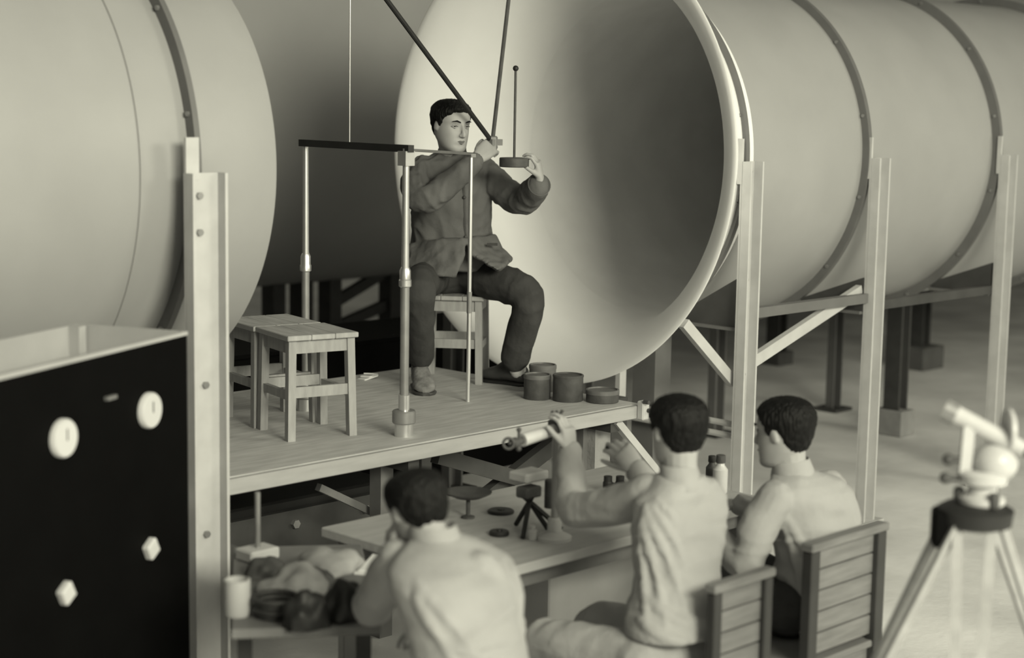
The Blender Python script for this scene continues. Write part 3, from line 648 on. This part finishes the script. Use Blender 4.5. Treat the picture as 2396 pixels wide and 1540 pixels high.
for x_, lab in ((.35, 'far-side post of the first collector ring'), (1.49, 'far-side post of the middle collector ring'), (2.86, 'dark far-side post of the far collector ring'), (4.3, 'far-side post of the last collector ring')):
    t = thing('back_post', (x_, 1.085, 0), lab + ', standing on the floor', 'post', 'far-side tunnel posts')
    b = B(); channel(b, x_, 1.085, .11, .055, 0, 2.0); obj('channel', b, 'flange', t)
    b = B(); box(b, (x_, 1.06, .012), (.22, .2, .024)); obj('base_plate', b, 'darksteel', t)
beam('stringer_beam', (.41, -1.0, 1.25), (1.43, -1.0, 1.25), .05, .05, 'flange', 'grey level beam between the first and middle collector posts')
beam('stringer_beam', (1.55, -.98, 1.20), (2.80, -.98, 1.20), .05, .05, 'darksteel', 'grey level beam between the middle and far collector posts')
beam('brace', (.41, -.97, .975), (1.43, -.97, 1.29), .035, .06, 'post', 'pale sloping brace rising from the first collector post to the middle one')
beam('brace', (.015, -.895, 1.222), (.35, -.955, .90), .04, .05, 'post', 'pale sloping brace from below the bell mouth to the first collector post')
for y_, lab in ((993, 'upper pale crossbar tied to the first collector post'), (1020, 'lower pale crossbar tied to the first collector post')):
    p = aty(1735, y_, -.99); b = B(); tube(b, (.35, -.995, p.z), (.35, 1.08, p.z), .016, n=10); tag(obj('crossbar', b, 'post'), lab, 'bar')
pd = aty(1531, 930, -.42); pd2 = aty(1531, 800, -.42)
t = thing('bell_pedestal', (pd.x + .08, pd.y + .08, 0), 'square steel pedestal carrying the lower lip of the bell mouth', 'pedestal')
def under_bell(x, y):
    pr_ = ((0, 1.19), (.10, 1.07), (.27, .985), (.5, .936), (2, .952)); r_ = interp(pr_, max(0, x)); return AZ - math.sqrt(r_*r_ - y*y)
hz = under_bell(pd.x + .07, pd.y + .10)
b = B(); box(b, (pd.x + .07, pd.y + .08, hz/2), (.13, .15, hz)); obj('column', b, 'flange', t)
b = B(); box(b, (pd.x + .07, pd.y + .08, .015), (.24, .26, .03)); obj('foot_plate', b, 'darksteel', t)
pd = aty(1452, 905, -.33); b = B(); hp_ = under_bell(pd.x, pd.y) + .006; box(b, (pd.x, pd.y, hp_/2), (.05, .03, hp_)); tag(obj('flat_prop', b, 'post'), 'thin pale flat prop standing beside the bell mouth pedestal', 'prop')
# plinths and far supports
def support(corner, sx, sy, h, px_c, wpost, ztop, m_, pm, label):
    c = atz(*corner, 0); t = thing('plinth_support', (c.x + sx/2, c.y + sy/2, 0), label, 'support', 'tunnel supports on concrete plinths')
    b = B(); box(b, (c.x + sx/2, c.y + sy/2, h/2), (sx, sy, h), bev=.008); obj('plinth', b, m_, t)
    x, y = c.x + sx/2, c.y + sy/2
    for s_ in (-1, 1):
        b = B(); box(b, (x + s_*wpost*.42, y, (h + ztop)/2), (wpost*.16, wpost, ztop - h)); obj('flange_plate', b, pm, t)
    b = B(); box(b, (x, y, (h + ztop)/2), (wpost*.7, .012, ztop - h)); obj('web_plate', b, 'post' if m_ == 'concrete' else pm, t)
    b = B(); box(b, (x, y, ztop - .03), (wpost*1.5, wpost*1.4, .05)); obj('head_plate', b, pm, t)
    for a in (-.5, .5):
        b = B(); bolt(b, (x + a*wpost, y - wpost*.7, ztop - .03), (0, -1, 0), .016, .03); obj('bolt', b, 'steel', t)
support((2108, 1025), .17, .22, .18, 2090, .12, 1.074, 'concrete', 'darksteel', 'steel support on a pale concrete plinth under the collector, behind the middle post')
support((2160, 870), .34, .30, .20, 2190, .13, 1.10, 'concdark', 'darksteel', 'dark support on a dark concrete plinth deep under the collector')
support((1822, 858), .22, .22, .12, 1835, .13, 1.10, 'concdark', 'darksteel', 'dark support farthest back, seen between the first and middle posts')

# ------------------------------------------------------------------ under the platform
def pb(p0, p1, Y, wd, th, m_='darksteel', nm='brace'):
    b = B(); bar(b, aty(*p0, Y), aty(*p1, Y), wd, th); obj(nm, b, m_, pl)
pb((1020, 1066), (1235, 1126), -.55, .05, .07); pb((1300, 1036), (1128, 1170), -.50, .05, .075)
pb((745, 1140), (905, 1215), -.62, .03, .03, 'steel'); pb((1440, 985), (1545, 1115), -.90, .035, .035, 'post')
q = aty(1385, 1100, -.72); b = B(); box(b, (q.x, q.y, .40), (.11, .13, .80)); obj('pier', b, 'concrete', pl)
q = aty(1425, 1100, -.45); b = B(); box(b, (q.x, q.y, .40), (.12, .12, .80)); obj('pier', b, 'darksteel', pl)
hb = thing('shade_box', (-2.1, .05, 0), 'dark box added to stand for the shade under the platform', 'shade box')  # plain dark box, added to deepen the shade below the deck
b = B(); box(b, (-2.1, .03, .27), (1.6, .58, .54), bev=.01); obj('shade_box_body', b, 'blacksteel', hb)
b = B(); box(b, (-2.1, -.285, .30), (1.5, .03, .40)); obj('shade_box_front', b, 'darksteel', hb)
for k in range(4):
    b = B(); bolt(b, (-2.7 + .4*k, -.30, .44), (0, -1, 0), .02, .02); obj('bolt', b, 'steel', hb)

# ------------------------------------------------------------------ the long table
TZ = .75; TX0, TX1, TY0, TY1 = -2.62, -1.03, -2.19, -1.36
tb = thing('work_table', (-1.8, -1.8, 0), 'long pale work table strewn with instruments in front of the platform', 'table')
b = B(); box(b, ((TX0+TX1)/2, (TY0+TY1)/2, TZ - .018), (TX1-TX0, TY1-TY0, .036), bev=.004); obj('table_top', b, 'table', tb)
for x_ in (TX0 + .07, TX1 - .07):
    for y_ in (TY0 + .10, TY1 - .08):
        b = B(); box(b, (x_, y_, (TZ-.036)/2), (.06, .06, TZ-.036)); obj('leg', b, 'tabledark', tb)
for y_ in (TY0 + .10, TY1 - .08):
    b = B(); box(b, ((TX0+TX1)/2, y_, TZ - .075), (TX1-TX0-.16, .022, .08)); obj('apron', b, 'tabledark', tb)
cr = thing('crate', (-1.55, -1.62, 0), 'pale plywood box on the floor under the table', 'box')
b = B(); box(b, (-1.62, -1.62, .27), (.5, .34, .5), bev=.006); obj('box_body', b, 'cabgrey', cr)
b = B(); box(b, (-1.62, -1.62, .53), (.53, .37, .03), bev=.004); obj('box_lid', b, 'cabgrey', cr)

# reading stand with clamps on the table
sb = atz(1297, 1262, TZ); tz_ = aty(1297, 1000, sb.y).z
st = thing('clamp_stand', sb, 'upright clamp stand with a small pale telescope, on the table', 'stand')
b = B(); lathe(b, [(.062, 0), (.062, .012), (.045, .02), (.026, .03), (.024, .075), (.016, .08)], sb, 24); obj('round_base', b, 'post', st, 30)
b = B(); tube(b, sb + V((0, 0, .07)), V((sb.x, sb.y, tz_ + .02)), .014, n=14); obj('upright_rod', b, 'steel', st, 30)
ta, tb_ = aty(1296, 1006, sb.y - .02), aty(1222, 1030, sb.y - .02)
b = B(); tube(b, ta, tb_, .020, .023, 16); obj('telescope_tube', b, 'post', st, 30)
b = B(); d_ = (tb_ - ta).normalized(); tube(b, tb_, tb_ + d_*.03, .013, n=12); tube(b, tb_ + d_*.03, tb_ + d_*.05, .018, n=12); obj('eyepiece', b, 'iron', st, 30)
b = B(); box(b, (sb.x, sb.y, tz_), (.05, .05, .05), bev=.006); obj('clamp_block', b, 'iron', st)
for a_ in (.0, .9, 2.0):
    b = B(); c_ = V((sb.x, sb.y, tz_ + .02)); dd = V((math.cos(a_)*-.6, math.sin(a_)*-.4, .9)).normalized(); tube(b, c_, c_ + dd*.045, .006, n=8); obj('clamp_screw', b, 'iron', st)
rc = aty(1190, 1038, sb.y - .02); b = B(); n_ = 24
path(b, [rc + CR*(.018*math.cos(2*PI*i/n_)) + CU*(.018*math.sin(2*PI*i/n_)) for i in range(n_+1)], .005, 8); obj('ring_clamp', b, 'iron', st, 40)
b = B(); tube(b, rc, tb_, .005, n=8); obj('ring_rod', b, 'iron', st)
b = B(); c_ = aty(1214, 1026, sb.y - .03); tube(b, c_ + V((0, 0, -.035)), c_ + V((0, 0, .03)), .005, n=8); ball(b, c_ + V((0, 0, -.035)), .01, 8); ball(b, c_ + V((0, 0, .03)), .009, 8); obj('thumb_screw', b, 'iron', st, 40)

# clamps at the platform corner
kp = aty(1505, 960, -.97); ck = thing('corner_clamp', kp, 'pale screw clamp gripping the right front corner of the platform', 'clamp')
b = B(); box(b, kp + V((0, .0, .0)), (.05, .04, .09), bev=.006); obj('clamp_body', b, 'post', ck)
for k in range(3):
    b = B(); c_ = kp + V((-.02 + .03*k, -.02, .045 - .045*k)); tube(b, c_, c_ + V((0, -.03, 0)), .010, n=8); obj('clamp_screw', b, 'iron', ck)

# small folding tripod stand and pieces on the table
fb_ = atz(1245, 1245, TZ); ft = thing('folding_stand', fb_, 'small dark folding stand with splayed legs and a pale tray, on the table', 'stand')
hd_ = fb_ + V((.0, .02, .135))
for dx, dy in ((-.10, -.05), (.09, -.06), (.02, .10), (.06, -.02)):
    b = B(); tube(b, hd_ + V((-dx*.25, -dy*.25, .0)), V((fb_.x + dx, fb_.y + dy, TZ + .006)), .009, n=8); obj('leg', b, 'blacksteel', ft)
b = B(); box(b, hd_ + V((0, 0, .01)), (.08, .06, .04), bev=.006); obj('stand_head', b, 'iron', ft)
b = B(); box(b, hd_ + V((.03, .03, .06)), (.12, .09, .035), bev=.006); obj('tray', b, 'cabgrey', ft)
b = B(); lathe(b, [(.02, 0), (.02, .1), (.014, .105)], hd_ + V((.09, -.02, -.06)), 14); obj('drum', b, 'iron', ft, 30)
dp_ = atz(1095, 1212, TZ); dt = thing('dark_dish', dp_, 'wide shallow dark dish raised on a short stem, at the back of the table', 'dish')
b = B(); lathe(b, [(.025, 0), (.025, .006), (.008, .012), (.008, .07), (.02, .075)], dp_, 16); obj('stem', b, 'iron', dt, 30)
b = B(); lathe(b, [(.015, .07), (.05, .078), (.085, .095), (.088, .10), (.05, .086), (.005, .08)], dp_, 28); obj('bowl', b, 'iron', dt, 30)
def small_disc(px_, py_, r, h, m_, label, nm='flat_disc'):
    p = atz(px_, py_, TZ); b = B(); lathe(b, [(r*.96, 0), (r, .003), (r, h*.7), (r*.9, h), (r*.3, h), (r*.25, h*1.25), (r*.05, h*1.3)], p, 24); tag(obj(nm, b, m_, None, 30), label, 'disc')
small_disc(1172, 1200, .050, .012, 'blacksteel', 'flat black disc lying near the folding stand')
small_disc(1168, 1252, .036, .016, 'blacksteel', 'smaller black disc beside the bent man\'s shoulder')
def vial(px_, py_, r, h, m_, cap, label, nm='small_jar', cat='jar', Z=TZ):
    p = atz(px_, py_, Z); t = thing(nm, p, label, cat, 'jars and vials on the table')
    b = B(); lathe(b, [(r*.95, 0), (r, .004), (r, h*.62), (r*.55, h*.74), (r*.5, h*.82)], p, 18); obj('jar_body', b, m_, t, 30)
    b = B(); lathe(b, [(r*.62, h*.8), (r*.66, h*.83), (r*.62, h), (r*.5, h*1.01)], p, 16); obj('stopper', b, cap, t, 30)
vial(1246, 1262, .017, .05, 'glassjar', 'glassjar', 'tiny white jar under the folding stand')
vial(1322, 1165, .020, .07, 'glassjar', 'post', 'pale jar behind the clamp stand rod')
vial(1346, 1228, .016, .045, 'glassjar', 'glassjar', 'tiny white jar right of the clamp stand base')
vial(1368, 1224, .017, .048, 'glassjar', 'iron', 'tiny white jar with dark stopper near the reaching man\'s elbow')
vial(1470, 1165, .022, .075, 'glassjar', 'post', 'pale jar behind the reaching man\'s forearm')
vial(1684, 1152, .030, .150, 'glassjar', 'iron', 'tall pale bottle with dark stopper standing at the table end', 'bottle', 'bottle')
vial(1664, 1138, .024, .125, 'iron', 'blacksteel', 'dark bottle half behind the tall pale bottle', 'bottle', 'bottle')
ey = atz(1436, 1155, TZ); t = thing('lens_pair', ey, 'pair of short black lens barrels on the table behind the reaching arm', 'lens')
for k in (-1, 1):
    b = B(); lathe(b, [(.020, 0), (.020, .045), (.017, .05), (.017, .07), (.014, .071)], ey + CR*(.024*k), 18); obj('barrel', b, 'blacksteel', t, 30)
b = B(); box(b, ey + V((0, 0, .03)), (.03, .03, .02)); obj('bridge', b, 'blacksteel', t)
# thin stand at the left, on the table
q = atz(603, 1308, TZ); t = thing('rod_stand', q, 'thin rod stand on a pale block near the channel post', 'stand')
b = B(); box(b, q + V((0, 0, .02)), (.12, .09, .04), bev=.006); obj('block_base', b, 'post', t)
b = B(); tube(b, q + V((0, 0, .035)), V((q.x, q.y, aty(612, 1150, q.y).z)), .010, n=10); obj('rod', b, 'steel', t, 30)
# small side table in front, turned, under the clutter
SA = atz(545, 1300, TZ - .03); su = atz(540, 1500, TZ - .03) - SA; su.normalize(); sw = V((-su.y, su.x, 0)); sw = sw if sw.dot(RH) > 0 else -sw
sd_ = thing('side_table', SA + su*.45 + sw*.22 - V((0, 0, SA.z)), 'small side table piled with cloths beside the foot of the channel post', 'table')
Rs = Matrix(((su.x, sw.x, 0), (su.y, sw.y, 0), (0, 0, 1)))
b = B(); box(b, SA + su*.46 + sw*.22 + V((0, 0, .015)), (.92, .44, .03), Rs, .004); obj('table_top', b, 'tabledark', sd_)
for i_ in (.04, .70):
    for j_ in (.04, .40):
        b = B(); c_ = SA + su*i_ + sw*j_; box(b, (c_.x, c_.y, SA.z/2), (.045, .045, SA.z), Rs); obj('leg', b, 'chairpost', sd_)
# clutter on it
def heap(px_, py_, r, h, m_, label, seed, nm='crumpled_cloth', cat='cloth'):
    p = atz(px_, py_, TZ); b = B(); bmesh.ops.create_icosphere(b, subdivisions=4, radius=1)
    for v in b.verts:
        c = v.co.copy(); k = 1 + .30*noise.noise(c*1.6 + V((seed, 0, 0))) + .07*noise.noise(c*3.6 + V((0, seed, 0))); zz = max(-.05, c.z)
        v.co = p + V((c.x*r*k, c.y*r*k*.8, max(0.0, zz*h*k*1.1 + .002)))
    return tag(obj(nm, b, m_, None, 80), label, cat, 'crumpled cloths on the table')
heap(690, 1400, .12, .09, 'cloth', 'pale crumpled cloth between dark bundles at the near table end', 3)
heap(770, 1330, .13, .06, 'cloth', 'wide flat pale cloth before the bent man\'s elbow', 9)
heap(620, 1345, .07, .05, 'iron', 'small dark bundle near the rod stand', 5)
heap(735, 1372, .07, .05, 'iron', 'dark bundle lying across the pale cloth', 15)
heap(806, 1446, .075, .10, 'blacksteel', 'large black cloth bundle by the bent man\'s elbow', 21)
heap(720, 1462, .075, .09, 'blacksteel', 'black cloth bundle at the near table edge', 27)
q = atz(645, 1440, TZ); b = B()
for k in range(4):
    path(b, [q + V((math.cos(2*PI*i/28)*(.06 + .006*(k%2)), math.sin(2*PI*i/28)*(.06 + .006*(k%2)), .009 + .015*k)) for i in range(29)], .0085, 8)
tag(obj('cable_coil', b, 'cable', None, 60), 'coiled dark cable at the near end of the table', 'cable')
q = atz(905, 1330, TZ); b = B(); box(b, q + V((0, 0, .004)), (.21, .15, .006), Matrix.Rotation(.5, 3, 'Z')); box(b, q + V((.01, .01, .011)), (.20, .145, .005), Matrix.Rotation(.62, 3, 'Z')); tag(obj('paper_sheets', b, 'paper'), 'loose white paper sheets under the bent man\'s hand', 'paper')
q = atz(555, 1440, TZ); b = B(); lathe(b, [(.035, 0), (.04, .01), (.04, .11), (.034, .112), (.034, .02), (.005, .018)], q, 20); tag(obj('mug', b, 'cabgrey', None, 30), 'grey metal mug beside the foot of the channel post', 'mug')

# ------------------------------------------------------------------ chairs
def chair(xa, xb, yb, ztop, pw, label):
    t = thing('slat_back_chair', ((xa+xb)/2, yb + .2, 0), label, 'chair', 'wooden chairs at the table')
    for x in (xa, xb):
        b = B(); box(b, (x, yb, ztop/2 - .014), (pw, pw*.8, ztop - .028), bev=.004); obj('back_post', b, 'chairpost', t)
        b = B(); box(b, (x, yb + .38, .215), (.035, .035, .43)); obj('leg', b, 'chairpost', t)
        b = B(); box(b, (x, yb + .19, .22), (.02, .36, .03)); obj('stretcher', b, 'chairpost', t)
    L_ = xb - xa; n_ = 5; z0, z1 = .47, ztop - .03
    b = B(); box(b, ((xa+xb)/2, yb, ztop - .014), (L_ + pw + .012, pw*.8 + .012, .028), bev=.005); obj('top_rail', b, 'chairwood', t)
    for k in range(n_):
        h_ = (z1 - z0)/n_; b = B(); box(b, ((xa+xb)/2, yb + .012, z0 + h_*(k+.5)), (L_ - pw*.6, .018, h_*.93), bev=.003); obj('slat', b, 'chairwood', t)
    b = B(); box(b, ((xa+xb)/2, yb + .2, .44), (L_ + pw + .01, .42, .025), bev=.005); obj('seat', b, 'chairwood', t)
    for y_ in (yb + .02, yb + .37):
        b = B(); box(b, ((xa+xb)/2, y_, .40), (L_, .02, .05)); obj('apron', b, 'chairwood', t)
chair(-1.84, -1.44, -2.93, .865, .050, 'wide slat-backed wooden chair under the man watching, beside the tripod')
chair(-2.40, -2.14, -2.965, .845, .040, 'narrow slat-backed wooden chair behind the man who reaches up')

# ------------------------------------------------------------------ tripod with theodolite
T = atd(2283, 1190, 4.55)
tp = thing('survey_tripod', (T.x, T.y, 0), 'wooden survey tripod with a dark head, beside the wide chair', 'tripod')
for fx, fz in ((-.60, .05), (-.14, .52), (.52, -.05)):
    ft_ = V((T.x, T.y, 0)) + RH*fx + BH*fz; top_ = T + (RH*fx + BH*fz)*.10 - V((0, 0, .02)); s_ = (ft_ - top_).cross(ZU).normalized()
    lg = None
    for k in (-1, 1):
        b = B(); bar(b, top_ + s_*(.045*k), lerp(top_, ft_, .62) + s_*(.018*k), .02, .026, s_); o_ = obj('leg_rail', b, 'table', tp)
    b = B(); bar(b, lerp(top_, ft_, .45), ft_, .03, .024, s_); obj('lower_leg', b, 'table', tp)
    b = B(); box(b, lerp(top_, ft_, .60), (.06, .05, .04)); obj('leg_clamp', b, 'iron', tp)
b = B(); lathe(b, [(.07, -.05), (.095, -.04), (.10, .0), (.08, .012), (.05, .015)], T, 24); obj('tripod_head', b, 'blacksteel', tp, 30)
b = B(); box(b, T - RH*.085 + V((0, 0, -.052)), (.09, .06, .10), Matrix.Rotation(.6, 3, 'Z'), .01); obj('leather_pouch', b, 'black', tp)
I0 = T + V((0, 0, .012)) + RH*.015
th_ = thing('theodolite', I0, 'bright blurred theodolite with a tilted telescope on the survey tripod', 'instrument')
b = B(); lathe(b, [(.055, .0), (.06, .006), (.06, .02), (.04, .03), (.036, .055), (.062, .06), (.066, .085), (.05, .095)], I0, 24); obj('levelling_base', b, 'brass', th_, 30)
for a_ in (0, 2.1, 4.2):
    b = B(); lathe(b, [(.012, 0), (.014, .01), (.014, .035), (.008, .04)], I0 + V((.06*math.cos(a_), .06*math.sin(a_), .004)), 12); obj('foot_screw', b, 'iron', th_, 30)
for k in (-1, 1):
    b = B(); bar(b, I0 + RH*(.05*k) + V((0, 0, .085)), I0 + RH*(.045*k) + V((0, 0, .21)), .03, .02, BH); obj('standard_arm', b, 'brass', th_)
c_ = I0 + V((0, 0, .20)); dr = (-RH*.85 + ZU*.40 - BH*.3).normalized()
b = B(); tube(b, c_ - dr*.11, c_ + dr*.09, .022, .026, 16); obj('telescope_tube', b, 'brass', th_, 30)
b = B(); tube(b, c_ + dr*.085, c_ + dr*.12, .031, n=16); obj('objective_ring', b, 'steel', th_, 30)
b = B(); tube(b, c_ - dr*.10, c_ - dr*.14, .016, n=12); obj('eyepiece', b, 'iron', th_, 30)
b = B(); lathe(b, [(.055, -.008), (.06, -.004), (.06, .004), (.055, .008)], (0, 0, 0), 28, 'x')
bmesh.ops.rotate(b, verts=b.verts, cent=(0, 0, 0), matrix=Matrix.Rotation(math.atan2(RH.y, RH.x), 3, 'Z')); bmesh.ops.translate(b, verts=b.verts, vec=c_ + RH*.06); obj('vertical_circle', b, 'brass', th_, 30)
for d2, zz in ((-.095, .12), (-.10, .07)):
    b = B(); q = I0 + RH*d2 + V((0, 0, zz)); tube(b, q, q + RH*.05, .009, n=10); ball(b, q, .016, 10); obj('tangent_screw', b, 'iron', th_, 40)
b = B(); bmesh.ops.create_uvsphere(b, u_segments=20, v_segments=12, radius=.06, matrix=Matrix.Translation(I0 + RH*.03 + V((0, 0, .115))) @ Matrix.Diagonal((1, 1, .9, 1))); obj('dust_cover', b, 'brass', th_, 60)

fd_ = (ZU*.85 - RH*.75).normalized(); pn_ = -BH*.7 - RH*.3; pn_ = (pn_ - fd_*pn_.dot(fd_)).normalized(); kn = a3[1][0][-1] + fd_*.088 + pn_*.030; b = B(); tube(b, kn - RH*.025, kn + RH*.03, .020, n=16); tube(b, kn - RH*.045, kn - RH*.022, .013, n=12)
tag(obj('hand_eyepiece', b, 'blacksteel', None, 40), 'small black eyepiece held in the reaching man\'s lower hand', 'eyepiece')

s3 = dup(s0); put(s3, hp4.x, hp4.y - .02, 0, .1, 'low wooden stool on the floor under the bent man at the cluttered table'); s3.scale = (1, 1, .9); s3['group'] = 'plain wooden stools'
for o in bpy.data.objects:
    if '_w' in o: del o['_w']
